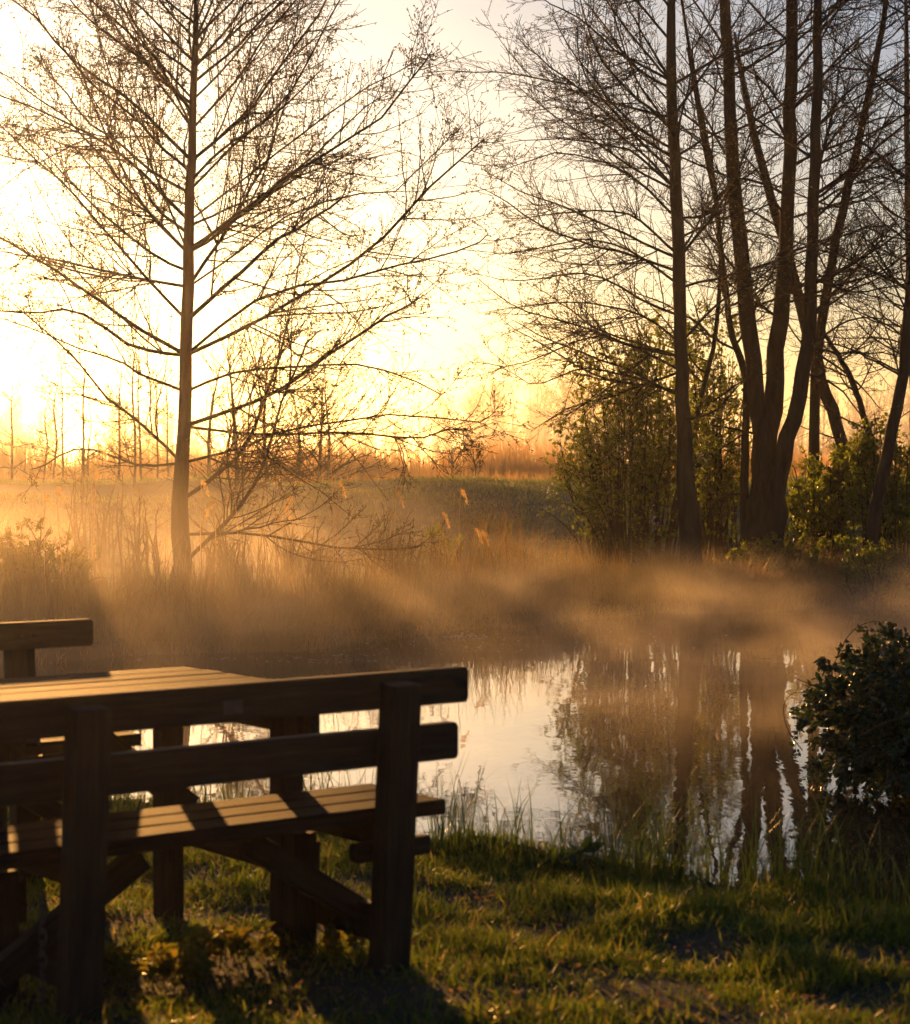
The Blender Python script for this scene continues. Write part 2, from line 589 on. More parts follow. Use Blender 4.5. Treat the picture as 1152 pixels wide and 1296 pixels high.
# tufts on the lip of the bank
tufts = [(150, 1003, .20, 60), (250, 1000, .20, 60), (300, 1002, .26, 50), (400, 1010, .34, 60), (440, 1012, .36, 50), (470, 1020, .25, 40),
         (565, 1045, .34, 60), (590, 1046, .30, 50), (625, 1050, .24, 40), (655, 1052, .26, 40), (700, 1062, .22, 40),
         (765, 1066, .25, 45), (790, 1072, .30, 50), (830, 1078, .34, 70), (850, 1082, .24, 50), (885, 1090, .30, 50), (905, 1094, .26, 50),
         (960, 1104, .30, 60), (990, 1112, .26, 50), (1035, 1120, .28, 55), (1065, 1124, .22, 45), (1110, 1132, .24, 50), (1140, 1138, .24, 50)]
tuft_words = ['leftmost tuft of bank grass behind the table legs', 'short tuft of bank grass seen under the far table leg', 'grass tuft seen between the two table legs',
              'tall thin grass tuft just right of the right table leg', 'dense upright grass tuft seen between table leg and bench post', 'low grass tuft close behind the right bench post',
              'tall grass tuft just right of the bench seat end', 'spreading grass tuft second to the right of the bench end', 'thin low grass tuft third from the bench end',
              'thin grass tuft below the bright patch of water', 'small sparse grass tuft left of the broad leafed weed', 'grass tuft right of the broad leafed weed',
              'upright tuft beside the tallest tuft of the bank', 'tallest dark grass tuft, below the reflection of the lone trunk', 'leaning tuft right of the tallest tuft',
              'tall open tuft left of the bright sliver of water', 'grass tuft standing before the bright sliver of water', 'dense dark tuft right of the bright sliver of water',
              'short tuft below the bramble bush', 'upright dewy tuft near the right edge of the lawn', 'short tuft second from the right edge', 'low grass tuft close to the right edge', 'rightmost grass tuft of the bank']
for (px, py, h, n), wd in zip(tufts, tuft_words):
    d = EYE * FPX / (py - HOR) * 1.03
    c = P(px, py, d)
    c[1] = min(d, float(yn(c[0])) - .02)
    c[2] = float(gz(c[0], c[1]))
    n2 = int(n * .75)
    rt = c + rng.standard_normal((n2, 3)) * np.array([.05, .05, 0])
    rt[:, 2] = gz(rt[:, 0], rt[:, 1]) - .01
    g = Geo()
    blades(g, rt, h * 1.5 * (.3 + .8 * rng.random(n2)), .004 + .004 * rng.random(n2), .42, rng, curve=1.2)
    o = g.build('grass_tuft', M['tall_grass'])
    o.data.transform(Matrix.Translation(Vector(-c)))
    o.location = c
    tag(o, wd, 'grass tuft', 'grass tufts along the lip of the bank')

# broad leafed weed on the lip
c = P(732, 1062, 8.15)
c[2] = float(gz(c[0], c[1]))
th = thing('weed', c, 'small weed with broad leaves on the lip of the bank', 'plant')
g = Geo()
st = np.stack([c, c + [.01, 0, .06], c + [.0, 0, .12]])[None]
tubes(g, st, np.array([[.005, .004, .003]]), 6)
g.build('stem', M['leaf'], th)
g = Geo()
dd = rng.standard_normal((16, 3)) * np.array([1, 1, .35]) + [0, 0, .15]
leaves(g, c + np.array([0, 0, .03]) + np.array([[0, 0, .006 * k] for k in range(16)]), .10, .04, rng, dirs=dd)
g.build('foliage', M['tall_grass'], th)


# small lit herbs on the shaded ground by the bench
def herb(px, py, s, label):
    d = EYE * FPX / (py - HOR)
    c = P(px, py, d)
    c[2] = float(gz(c[0], c[1]))
    th = thing('herb', c, label, 'plant', 'low herbs in the grass by the bench')
    ns = int(16 * s)
    g, gl = Geo(), Geo()
    base = c + rng.standard_normal((ns, 3)) * np.array([.055 * s, .05, 0])
    top = base + rng.standard_normal((ns, 3)) * np.array([.015, .015, 0]) + np.array([0, 0, 1]) * (.06 + .05 * rng.random((ns, 1)))
    pts = np.stack([base, (base + top) / 2, top], 1)
    tubes(g, pts, np.full((ns, 3), .0018), 4)
    g.build('stem', M['herb'], th)
    for k in range(5):
        f = .4 + .15 * k
        pos = base + (top - base) * f
        for _ in range(3):
            leaves(gl, pos, .030, .022, rng, dirs=rng.standard_normal((ns, 3)) * np.array([1, 1, .4]) + [0, 0, .25])
    gl.build('foliage', M['herb'], th)


herb(195, 1228, 1.4, 'largest yellow green herb between the left bench post and the middle leg')
herb(118, 1222, .5, 'small herb close to the right side of the left bench post')
herb(300, 1208, 1.2, 'low herb left of the foot of the right bench leg')
herb(14, 1228, .7, 'herb in the left corner, left of the left bench post')
herb(425, 1200, .8, 'low herb between the bench leg and the right bench post')


# ------------------------------------------------------------------ trees
def limb_from_px(pts, d0, dd, rng_, wob=.0):
    """limb traced in the photo, given its own depth run from d0 to d0+dd"""
    n = len(pts)
    out = []
    for k, (a, b) in enumerate(pts):
        f = k / (n - 1)
        out.append(P(a, b, d0 + dd * f))
    return np.array(out)


def make_tree(name, label, cat, trunks, limbs, base, rs, extra=30, ext_rng=(.12, .97), ext_len=(2.2, 3.6), ang0=70, bud=True, group=None,
              dens=(5.0, 7.0), leafm='bud', leafn=1.0, lsize=(.022, .013), side_bias=None, trop=.05, names=('trunk',), lod=1.0, twigr=.0034, l2len=.42, ups=.55, thin=1.0):
    """trunks: list of (points, radii); limbs: list of centre lines with base radius"""
    r_ = np.random.default_rng(rs)
    th = thing(name, base, label, cat, group)
    TP, TR = [], []
    for k, (pts, rad) in enumerate(trunks):
        c = resample(pts, 28)
        rr = np.interp(np.linspace(0, 1, 28), np.linspace(0, 1, len(rad)), rad) * thin
        wob = r_.standard_normal((28, 3)) * rr[:, None] * .14
        wob[0] = 0
        c = c + wob
        TP.append(c)
        TR.append(rr)
        g = Geo()
        tubes(g, c[None], rr[None], 12, rough=.035, rng=r_)
        g.build(names[min(k, len(names) - 1)], M['bark'], th, smooth=True)
    TP, TR = np.array(TP), np.array(TR)
    K1 = 12
    LP, LR = [], []
    for pts, r0 in limbs:
        # every limb grows out of the nearest stem
        pts = np.array(pts, float)
        allp = TP[:, 2:-1].reshape(-1, 3)
        near_i = np.argmin(((allp - pts[0]) ** 2).sum(1))
        if np.linalg.norm(allp[near_i] - pts[0]) < 1.6:
            pts[0] = allp[near_i]
        c = resample(pts, K1)
        ln = np.linalg.norm(c[-1] - c[0])
        w = np.cumsum(r_.standard_normal((K1, 3)) * .012 * ln, axis=0)
        w -= w[0]
        c = c + w * np.linspace(0, 1, K1)[:, None]
        LP.append(c)
        LR.append(r0 * .45 * np.linspace(1, .0, K1) ** .8 * .9 + .004)
    for _ in range(extra):
        k = r_.integers(len(TP))
        t = r_.uniform(*ext_rng)
        u = t * 27
        i = min(int(u), 26)
        p = TP[k, i] + (TP[k, i + 1] - TP[k, i]) * (u - i)
        rr = TR[k, i]
        az = r_.uniform(0, 2 * math.pi)
        if side_bias is not None and r_.random() < side_bias[1]:
            az = side_bias[0] + r_.normal(0, .6)
        up = ups * t + .12 + r_.normal(0, .1)
        d = norm(np.array([math.cos(az), math.sin(az), up]))
        ln = r_.uniform(*ext_len) * (1.1 - .45 * t)
        pts = [p]
        for _k in range(K1 - 1):
            pts.append(pts[-1] + d * ln / (K1 - 1))
            d = norm(d + np.array([0, 0, .03]) + .09 * r_.standard_normal(3))
        LP.append(np.array(pts))
        LR.append(min(rr * .35, .006 + .0045 * ln) * np.linspace(1, .0, K1) ** .8 * .9 + .005)
    LP, LR = np.array(LP), np.array(LR)
    g = Geo()
    tubes(g, LP, LR, 6)
    A, AR = spawn(LP, LR, r_, dens[0] * 1.5 * lod, .10, .36, 46, 8, trop, .09, .35, 2.0, rlen=.0045, rmin=.0038, base=.30)
    tubes(g, A, AR, 4)
    B, BR = spawn(A, AR, r_, dens[1] * 1.5 * lod, .08, l2len, 45, 5, trop, .12, .12, .6, rlen=.004, rmin=twigr, base=.35)
    tubes(g, B, BR, 3)
    C_, CR = spawn(LP, LR, r_, 6 * lod, .1, .08, 50, 4, trop, .12, .10, .45, rlen=.004, rmin=twigr, base=.5)
    tubes(g, C_, CR, 3)
    crown = g.build('crown', M['twig'], th)
    # buds, catkins or young leaves along the finest shoots
    g = Geo()
    for Q, cnt in ((B, 3.2 * leafn), (C_, 2.2 * leafn), (A, 3.5 * leafn)):
        if not len(Q):
            continue
        m = int(len(Q) * cnt)
        i = r_.integers(0, len(Q), m)
        u = (r_.random(m) ** .6) * (Q.shape[1] - 1.001)
        k = u.astype(int)
        f = (u - k)[:, None]
        pos = Q[i, k] * (1 - f) + Q[i, k + 1] * f
        leaves(g, pos, lsize[0], lsize[1], r_, droop=.3)
    g.build('buds' if bud else 'foliage', M[leafm], th)
    return th, LP, A, B


# ---- left tree
D1 = 25.0
tr = [P(226, 775, D1), P(229, 700, D1), P(232, 550, D1), P(238, 400, D1), P(241, 260, D1), P(245, 130, D1), P(248, 0, D1), P(250, -150, D1), P(252, -330, D1)]
rad = [.14, .115, .083, .074, .060, .045, .031, .022, .010]
LL = [
    ([(245, 457), (344, 398), (463, 323), (530, 260), (587, 199)], 1.2), ([(243, 430), (334, 377), (457, 358), (530, 346), (608, 328)], -.8),
    ([(241, 380), (300, 320), (350, 274), (430, 237), (506, 215), (565, 156)], .6), ([(243, 320), (301, 269), (377, 215), (463, 167), (533, 97)], -1.0),
    ([(243, 288), (323, 215), (398, 161), (470, 120), (530, 85)], .8), ([(245, 253), (301, 178), (350, 129), (398, 43), (425, -20)], -.6),
    ([(247, 215), (290, 160), (323, 124), (387, 32), (420, -40)], 1.0), ([(247, 165), (301, 97), (333, 48), (380, -10), (420, -70)], -.9),
    ([(247, 120), (290, 80), (340, 20), (400, -60)], .5), ([(248, 70), (300, 20), (350, -60)], -.5), ([(248, 60), (280, -20), (320, -120)], .5),
    ([(232, 556), (333, 504), (396, 468), (484, 405), (525, 385)], -1.2), ([(232, 560), (333, 548), (448, 538), (531, 540), (599, 522)], .8),
    ([(232, 582), (292, 569), (365, 541), (469, 520), (599, 512)], -.5), ([(231, 625), (302, 577), (333, 509), (352, 450), (365, 400)], 1.3),
    ([(229, 706), (281, 666), (313, 624), (328, 582), (354, 504), (380, 440)], -1.0), ([(229, 668), (333, 676), (443, 692), (521, 699)], .7),
    ([(234, 500), (300, 470), (390, 466), (480, 470), (560, 500)], .9),
    ([(236, 463), (161, 409), (81, 355), (0, 309)], -1.0), ([(233, 567), (177, 535), (125, 499), (78, 452), (21, 403)], .8),
    ([(234, 512), (177, 473), (146, 457), (52, 421)], -.7), ([(237, 409), (178, 344), (108, 269), (50, 220), (0, 178)], .9),
    ([(238, 377), (161, 350), (97, 334), (11, 317)], 1.4), ([(240, 317), (161, 237), (97, 161), (10, 97)], -.9),
    ([(241, 302), (200, 226), (160, 140), (135, 70), (113, -10)], .7), ([(241, 270), (161, 205), (90, 165), (0, 130)], 1.0),
    ([(243, 215), (178, 145), (108, 97), (32, 32)], -1.1), ([(244, 162), (194, 91), (156, 27), (130, -40)], .8), ([(245, 145), (200, 80), (160, 27), (110, -60)], -.6),
    ([(246, 108), (178, 54), (108, 0), (60, -40)], .9), ([(248, 60), (200, 0), (150, -70)], -.7), ([(232, 600), (180, 590), (110, 570), (60, 590)], .5),
    ([(236, 440), (170, 440), (100, 400), (30, 400)], 1.6), ([(240, 340), (190, 270), (150, 200), (120, 120)], 1.6),
    ([(241, 360), (290, 280), (330, 190), (360, 110)], 2.0), ([(240, 420), (300, 350), (360, 300), (420, 270)], -2.0)]
def reach(p):
    # the outermost limbs run on past the left edge of the picture
    (x0, y0), (x1, y1) = p[-2], p[-1]
    if x1 < 60:
        return p + [(x1 + (x1 - x0) * .9, y1 + (y1 - y0) * .7)]
    return p + [(x1 + (x1 - x0) * .22, y1 + (y1 - y0) * .2)]


LL = [(reach(p), s) for p, s in LL]
limbs = [(limb_from_px(p, D1, s * 1.3, rng), .03 + .018 * (abs(s) > .9) + (.012 if p[0][1] > 400 else 0)) for p, s in LL]
base1 = P(226, 760, D1)
base1[2] = float(gz(base1[0], base1[1]))
make_tree('alder_tree', 'bare tall tree with one straight trunk on the far bank at left, before the sun', 'tree', [(tr, rad)], limbs, base1, 5, extra=34,
          ext_rng=(.42, .97), dens=(4.8, 8.0), leafn=1.2, lsize=(.030, .019), ups=.9)

# ---- lone trunk at right
D2 = 29.5
tr = [P(876, 748, D2), P(874, 690, D2), P(868, 600, D2), P(864, 500, D2), P(861, 400, D2), P(858, 280, D2), P(852, 150, D2), P(848, 0, D2), P(845, -160, D2), P(843, -330, D2)]
rad = [.21, .15, .125, .100, .095, .090, .078, .060, .045, .02]
LL = [
    ([(850, 172), (776, 131), (714, 103), (627, 90), (560, 80)], 1.0), ([(849, 123), (786, 67), (730, 20), (660, -20)], -1.0), ([(848, 90), (806, 31), (781, -20)], .6),
    ([(856, 226), (801, 195), (730, 180), (642, 195)], -1.5), ([(858, 267), (807, 231), (755, 211), (699, 205), (622, 236)], .9), ([(859, 310), (800, 277), (720, 267), (640, 277)], -.8),
    ([(860, 355), (801, 319), (750, 303), (663, 313), (617, 308)], 1.2), ([(861, 400), (817, 381), (755, 345), (690, 350), (620, 350)], -1.3), ([(861, 432), (817, 401), (755, 380), (678, 375), (596, 380)], .7),
    ([(862, 452), (786, 431), (740, 428), (663, 467), (606, 462)], -.9), ([(864, 505), (801, 477), (735, 464), (690, 480), (640, 455)], .9),
    ([(857, 250), (800, 180), (740, 140), (660, 130)], 1.8), ([(862, 480), (780, 500), (720, 520), (660, 560)], 1.4),
    ([(852, 140), (900, 80), (940, 20), (970, -60)], 1.0), ([(858, 300), (900, 260), (950, 180), (990, 120)], 1.4), ([(862, 430), (910, 380), (960, 350), (1010, 300)], -1.6),
    ([(850, 60), (800, -10), (740, -60)], .8), ([(848, 20), (790, -30), (700, -60)], -1.2), ([(866, 540), (900, 520), (940, 470)], -1.0)]
limbs = [(limb_from_px(p, D2, s * 1.3, rng), .042) for p, s in LL]
b = P(876, 730, D2)
b[2] = float(gz(b[0], b[1]))
make_tree('alder_tree', 'bare tree with a single thick trunk, left of the many stemmed clump', 'tree', [(tr, rad)], limbs, b, 9, extra=34, ext_rng=(.33, .97), ext_len=(2.6, 4.2),
          dens=(5.2, 8.5), leafn=.8, lsize=(.026, .017), side_bias=(math.pi, .45), ups=.7)

# ---- many stemmed clump
D3 = 31.0


def stem(pts, d=D3, dd=0.):
    n = len(pts)
    return [P(a, b_, d + dd * k / (n - 1)) for k, (a, b_) in enumerate(pts)]


stems = [
    (stem([(962, 745), (962, 660), (964, 560), (945, 400), (930, 230), (922, 100), (918, 0), (912, -150), (905, -330)]), [.24, .20, .13, .13, .105, .088, .080, .06, .03]),
    (stem([(955, 745), (962, 660), (972, 560), (984, 440), (996, 300), (1001, 150), (1003, 0), (1004, -150), (1005, -330)], dd=.6), [.27, .22, .16, .135, .108, .098, .088, .07, .03]),
    (stem([(975, 745), (978, 650), (990, 580), (1012, 500), (1024, 400), (1029, 250), (1034, 120), (1036, 0), (1038, -150), (1040, -330)], dd=-.8), [.27, .20, .135, .115, .10, .085, .073, .065, .05, .03]),
    (stem([(945, 745), (943, 640), (944, 560), (944, 480), (926, 420), (918, 360), (905, 240), (880, 100), (860, -20)], dd=1.0), [.08, .07, .06, .058, .05, .045, .038, .03, .02]),
]
LL = []
rr_ = np.random.default_rng(3)
limbs = []
# limbs leaving the stems, mostly to the right as in the photo
for (x0, y0, x1, y1, x2, y2, s) in [
    (1034, 200, 1080, 150, 1152, 90, .8), (1034, 250, 1090, 215, 1152, 190, -.6), (1003, 130, 1050, 100, 1100, 30, 1.0), (1030, 120, 1080, 60, 1140, 10, -.9),
    (1030, 330, 1080, 300, 1160, 285, 1.2), (1034, 160, 1090, 110, 1160, 95, -1.1), (1003, 60, 950, 10, 930, -40, .7), (1001, 180, 960, 110, 940, 40, -.8),
    (1028, 280, 1100, 250, 1165, 205, 1.5), (1026, 350, 1090, 380, 1160, 370, -1.2), (1030, 400, 1090, 370, 1160, 340, .6), (990, 400, 930, 370, 880, 320, 1.2),
    (924, 120, 900, 70, 870, 20, .8), (920, 60, 880, 10, 840, -40, -.8), (930, 210, 890, 150, 860, 90, 1.0), (998, 260, 960, 230, 920, 180, -1.0), (1034, 90, 1010, 40, 990, -30, .8),
    (940, 340, 890, 290, 868, 230, 1.4), (1000, 150, 950, 100, 880, 80, 1.2), (944, 620, 910, 640, 880, 690, .4), (944, 560, 900, 545, 870, 550, .5), (1036, 40, 1090, -10, 1140, -60, .8),
    (1028, 250, 1060, 130, 1100, 0, 1.4), (1002, 100, 1060, 30, 1100, -60, -1.4), (1010, 450, 1080, 450, 1160, 430, .9), (1016, 430, 1080, 410, 1160, 405, -.7), (1024, 380, 1100, 330, 1170, 240, .6),
    (1020, 440, 1070, 480, 1110, 520, -.8), (1018, 470, 1060, 500, 1100, 560, .6)]:
    limbs.append((limb_from_px([(x0, y0), (x1, y1 - 6), (x2, y2)], D3, s * 1.5, rng), .045))
b = P(962, 730, D3)
b[2] = float(gz(b[0], b[1]))
make_tree('alder_tree', 'clump of tall dark stems growing from one wide base at right', 'tree', stems, limbs, b, 21, extra=44, ext_rng=(.38, .97), ext_len=(2.4, 4.2),
          dens=(4.4, 6.5), leafn=.7, lsize=(.026, .017), side_bias=(.2, .5), names=('stem',), ups=.6)


def simple_tree(label, pts, d, rad, seed, extra, limbs_px=(), cat='tree', name='tree', group=None, ext_rng=(.3, .97), ext_len=(1.4, 2.6), dens=(4.5, 5), dd=0., **kw):
    tr_ = stem(pts, d, dd)
    zz = float(gz(tr_[0][0], tr_[0][1])) - .15
    if tr_[0][2] > zz + .05:
        tr_ = [np.array([tr_[0][0], tr_[0][1], zz])] + tr_
        rad = [rad[0] * 1.15] + list(rad)
    b_ = np.array([tr_[0][0], tr_[0][1], zz + .15])
    lm = [(limb_from_px(p, d, s, rng), .03) for p, s in limbs_px]
    return make_tree(name, label, cat, [(tr_, rad)], lm, b_, seed, extra=extra, ext_rng=ext_rng, ext_len=ext_len, dens=dens, group=group, **kw)


gR = 'bare trees behind the clump on the right'
simple_tree('slender trunk leaning right, its top crossing the upper right corner', [(1028, 700), (1030, 600), (1034, 460), (1052, 340), (1075, 230), (1098, 130), (1112, 60), (1122, 0), (1140, -120)], 33.5,
            [.17, .15, .14, .125, .11, .095, .08, .07, .02], 31, 26, name='alder_tree', group=gR, thin=.62, side_bias=(0, .4), ext_rng=(.35, .97), leafn=.6)
simple_tree('leaning trunk crossing behind the clump from lower right to upper left', [(1110, 690), (1088, 620), (1058, 540), (1040, 480), (1015, 390), (985, 280), (960, 190), (942, 110), (930, 40)], 34.5,
            [.20, .18, .17, .165, .15, .13, .11, .08, .03], 32, 16, name='alder_tree', group=gR, thin=.62, ext_rng=(.4, .97), leafn=.6)
simple_tree('trunk leaning right at the right edge, forking above the undergrowth', [(1096, 720), (1108, 640), (1130, 540), (1143, 470), (1150, 400), (1160, 300), (1166, 200), (1175, 60), (1180, -80)], 30.0,
            [.17, .15, .14, .13, .12, .10, .085, .06, .02], 33, 30, limbs_px=[([(1138, 500), (1130, 440), (1108, 380), (1090, 330)], .4), ([(1150, 400), (1120, 330), (1090, 280)], -.8)], name='alder_tree', group=gR, thin=.62,
            side_bias=(math.pi, .55), ext_rng=(.4, .97), leafn=.6)
simple_tree('thin leaning stem in front of the undergrowth between clump and right edge', [(1105, 590), (1092, 520), (1070, 465), (1045, 425)], 33.0, [.09, .085, .075, .05], 34, 10, name='alder_tree', group=gR, thin=.62,
            ext_len=(1., 1.8), leafn=.6)
simple_tree('straight trunk standing at the very right edge behind the undergrowth', [(1150, 700), (1158, 520), (1152, 400), (1150, 250), (1148, 100), (1146, -60)], 37.0, [.16, .14, .12, .10, .08, .03], 35, 34, name='alder_tree', group=gR, thin=.62,
            side_bias=(math.pi, .4), leafn=.6)
simple_tree('thin bare sapling beside the lone trunk, rising into its branches', [(888, 690), (880, 600), (884, 520), (905, 430), (912, 300), (890, 180), (870, 60)], 31.5, [.08, .07, .06, .055, .05, .04, .02], 36, 16, name='alder_tree', group=gR, thin=.62, leafn=.6)

# ---- thin saplings and small trees at left, in and behind the reed bed
gL = 'thin bare saplings at left before the sun'
sap = [(15, 590, 480, 52), (56, 600, 490, 55), (68, 600, 470, 50), (80, 596, 455, 54), (104, 625, 450, 40), (112, 610, 500, 60), (150, 620, 470, 44), (170, 615, 430, 42), (178, 620, 440, 46),
       (200, 630, 480, 50), (214, 620, 470, 56)]
sw = ['leftmost thin sapling, at the left edge', 'second thin sapling from the left edge', 'third thin sapling from the left edge, close to its neighbour', 'taller sapling right of the close pair at left',
      'nearer thin sapling under the long low limb of the tall tree', 'short far sapling behind the nearer one at left', 'forked sapling halfway between left edge and tall trunk',
      'taller of the two leaning saplings left of the tall trunk', 'second leaning sapling left of the tall trunk', 'short sapling just left of the tall trunk', 'sapling hard against the left side of the tall trunk']
for k, ((x0, yb, yt, d), wd) in enumerate(zip(sap, sw)):
    r_ = np.random.default_rng(200 + k)
    lx = r_.normal(0, 5)
    simple_tree(wd, [(x0, yb), (x0 + lx * .4, (yb * 2 + yt) / 3), (x0 + lx * .2 + r_.normal(0, 2), (yb + 2 * yt) / 3), (x0 + lx, yt)], d, [.055, .045, .035, .012], 300 + k, 16,
                name='sapling', cat='sapling', group=gL, ext_len=(.4, 1.1), dens=(4.5, 4), leafn=.5, ext_rng=(.15, .97), lod=.9, thin=.55, twigr=.005)
gM = 'small bare trees behind the low branches of the tall tree'
mid = [(300, 612, 440, 42, 1.3), (338, 614, 455, 47, 1.2), (378, 608, 500, 55, 1.4), (404, 606, 490, 52, 1.9), (415, 604, 500, 58, 1.6), (265, 612, 460, 48, 1.2)]
mw = ['small bare tree right of the tall trunk, nearest of its row', 'thin small tree second in the row right of the tall trunk', 'bushy small tree left of the densest one on the embankment',
      'densest small bare tree on the skyline of the embankment', 'small tree hidden behind the densest one on the skyline', 'thin small tree just right of the tall trunk']
for k, ((x0, yb, yt, d, sp), wd) in enumerate(zip(mid, mw)):
    r_ = np.random.default_rng(400 + k)
    simple_tree(wd, [(x0, yb), (x0 + r_.normal(0, 4), (yb + yt) / 2), (x0 + r_.normal(0, 6), yt)], d, [.08, .06, .02], 500 + k, 30, name='small_tree', cat='tree', group=gM,
                ext_len=(sp * .7, sp * 1.3), dens=(3, 3), leafn=.5, ext_rng=(.05, .97), ups=1.2, thin=.6)
for k, (x0, yb, yt, d, wd) in enumerate([(571, 606, 568, 56, 'small bare bush on the embankment skyline left of centre gap'), (600, 606, 574, 58, 'tiny bare bush on the embankment skyline right of its larger neighbour')]):
    r_ = np.random.default_rng(440 + k)
    simple_tree(wd, [(x0, yb), (x0 + 2, (yb + yt) / 2), (x0 + r_.normal(0, 3), yt)], d, [.03, .025, .01], 520 + k, 16, name='bush', cat='bush', group='bare bushes on the embankment skyline',
                ext_len=(.4, .8), dens=(4, 3), leafn=.3, ext_rng=(.02, .9), ups=1.6)


# ------------------------------------------------------------------ leafy shrubs
def shrub(label, blobs, d, seed, nst, leafm='leaf', nl=9000, lsz=(.06, .036), name='shrub', group=None, flowers=0, cat='shrub', stemm='twig', foot=None, depth=1.0, ragged=.45):
    """many stems from the ground fan out into blobs [(px, py, rx, ry)] given in photo pixels; leaves grow along the twigs"""
    r_ = np.random.default_rng(seed)
    sc = d / FPX
    fx = foot if foot is not None else np.mean([b_[0] for b_ in blobs])
    base = P(fx, 700, d)
    base[2] = float(gz(base[0], base[1]))
    th = thing(name, base, label, cat, group)
    ends, starts = [], []
    w = np.array([b_[2] * b_[3] for b_ in blobs], float)
    w /= w.sum()
    for _ in range(nst):
        k = r_.choice(len(blobs), p=w)
        cx, cy, rx, ry = blobs[k]
        q = r_.standard_normal(3)
        q = q / np.linalg.norm(q) * (r_.random() ** ragged)
        c = P(cx, cy, d) + np.array([q[0] * rx * sc, q[1] * rx * sc * depth, q[2] * ry * sc])
        c[2] = max(c[2], base[2] + .1)
        s = base + np.array([(c[0] - base[0]) * .45 + r_.normal(0, .12), (c[1] - base[1]) * .4 + r_.normal(0, .2), 0])
        s[2] = float(gz(s[0], s[1]))
        ends.append(c)
        starts.append(s)
    S, E = np.array(starts), np.array(ends)
    K = 10
    f = np.linspace(0, 1, K)[None, :, None]
    out = E - S
    mids = S[:, None] * (1 - f) + E[:, None] * f
    mids[..., 2] += (np.sin(f[..., 0] * math.pi) * .16 * np.linalg.norm(out, axis=1)[:, None])
    mids += np.cumsum(r_.standard_normal((nst, K, 3)) * .02, axis=1) * f
    Rr = (.012 + .008 * r_.random(nst))[:, None] * np.linspace(1, .25, K)[None]
    g = Geo()
    tubes(g, mids, Rr, 5)
    A, AR = spawn(mids, Rr, r_, 5.5, .25, .30, 50, 6, .02, .12, .12, .8, rlen=.006, rmin=.003, base=.3)
    tubes(g, A, AR, 3)
    B, BR = spawn(A, AR, r_, 6, .1, .5, 45, 4, .02, .12, .07, .3, rlen=.005, rmin=.0025, base=.4)
    tubes(g, B, BR, 3)
    g.build('stems', M[stemm], th)
    g = Geo()
    for Q, sh in ((B, .6), (A, .4)):
        m = int(nl * sh)
        i = r_.integers(0, len(Q), m)
        u = r_.random(m) * (Q.shape[1] - 1.001)
        k = u.astype(int)
        ff = (u - k)[:, None]
        pos = Q[i, k] * (1 - ff) + Q[i, k + 1] * ff
        leaves(g, pos + r_.standard_normal((m, 3)) * .012, lsz[0], lsz[1], r_, droop=.2)
    g.build('foliage', M[leafm], th)
    if flowers:
        g = Geo()
        cl = A[r_.integers(0, len(A), flowers), -1]
        pos = np.repeat(cl, 14, axis=0) + r_.standard_normal((flowers * 14, 3)) * .05
        leaves(g, pos, .035, .03, r_)
        g.build('blossom', M['petal'], th)
    return th


shrub('tall leafy green shrub with a few white blossoms left of the lone trunk', [(800, 500, 80, 80), (740, 570, 55, 60), (790, 620, 95, 65), (840, 440, 50, 45), (870, 560, 50, 80), (750, 480, 35, 35), (720, 640, 30, 30)],
      30.6, 61, 120, nl=10500, lsz=(.075, .045), flowers=26, foot=800)
shrub('green shrub behind the lone trunk, reaching right to the clump', [(905, 440, 40, 60), (900, 560, 45, 90), (910, 640, 45, 50)], 32.5, 62, 60, nl=6000, lsz=(.075, .045), foot=905)
shrub('yellow green undergrowth shrub right of the clump base', [(1040, 620, 55, 60), (1010, 660, 45, 40), (1075, 585, 35, 50)], 32.5, 63, 70, nl=7500, lsz=(.07, .042), foot=1040)
shrub('yellow green undergrowth shrub at the right edge below the leaning trunk', [(1120, 610, 50, 70), (1100, 560, 40, 40), (1140, 670, 50, 50)], 31.5, 64, 70, nl=7500, lsz=(.07, .042), foot=1120)
shrub('low dark green bush on the bank below the clump', [(1010, 705, 80, 35), (930, 705, 50, 30)], 30.0, 65, 60, nl=6000, lsz=(.05, .03), foot=985, stemm='sapling_bark')
shrub('low dark green bush on the bank at the right edge', [(1110, 715, 70, 45)], 29.0, 66, 60, nl=6000, lsz=(.05, .03), foot=1110)
shrub('broad low bush with fine leaves at the left edge behind the fog', [(50, 715, 75, 50), (20, 690, 45, 45), (110, 725, 40, 35), (-30, 720, 50, 50)], 23.0, 67, 110, nl=9000, lsz=(.04, .02), foot=45, stemm='sapling_bark', leafm='herb')
shrub('small bush with bright new leaves among the dry stems at centre', [(555, 690, 26, 22), (590, 680, 14, 14)], 30.0, 68, 16, nl=260, lsz=(.09, .05), foot=560)
# twiggy leafless brush on the bank
gB = 'twiggy leafless brush on the far bank'
for k, (bl, d, wd) in enumerate([([(290, 690, 60, 70)], 26.5, 'twiggy brush just right of the tall trunk base'), ([(170, 690, 50, 80)], 26.5, 'twiggy brush left of the tall trunk base'),
                                 ([(390, 690, 60, 45)], 27.5, 'twiggy brush in front of the embankment left of centre'), ([(500, 690, 60, 40)], 28.5, 'twiggy brush in front of the embankment at centre'),
                                 ([(120, 640, 50, 60)], 30.0, 'twiggy brush behind the low bush at left'), ([(640, 710, 50, 22)], 29.5, 'low twiggy brush left of the leafy shrub')]):
    shrub(wd, bl, d, 80 + k, 34, nl=500, lsz=(.03, .015), name='brush', group=gB, cat='bush', stemm='sapling_bark', leafm='dry')


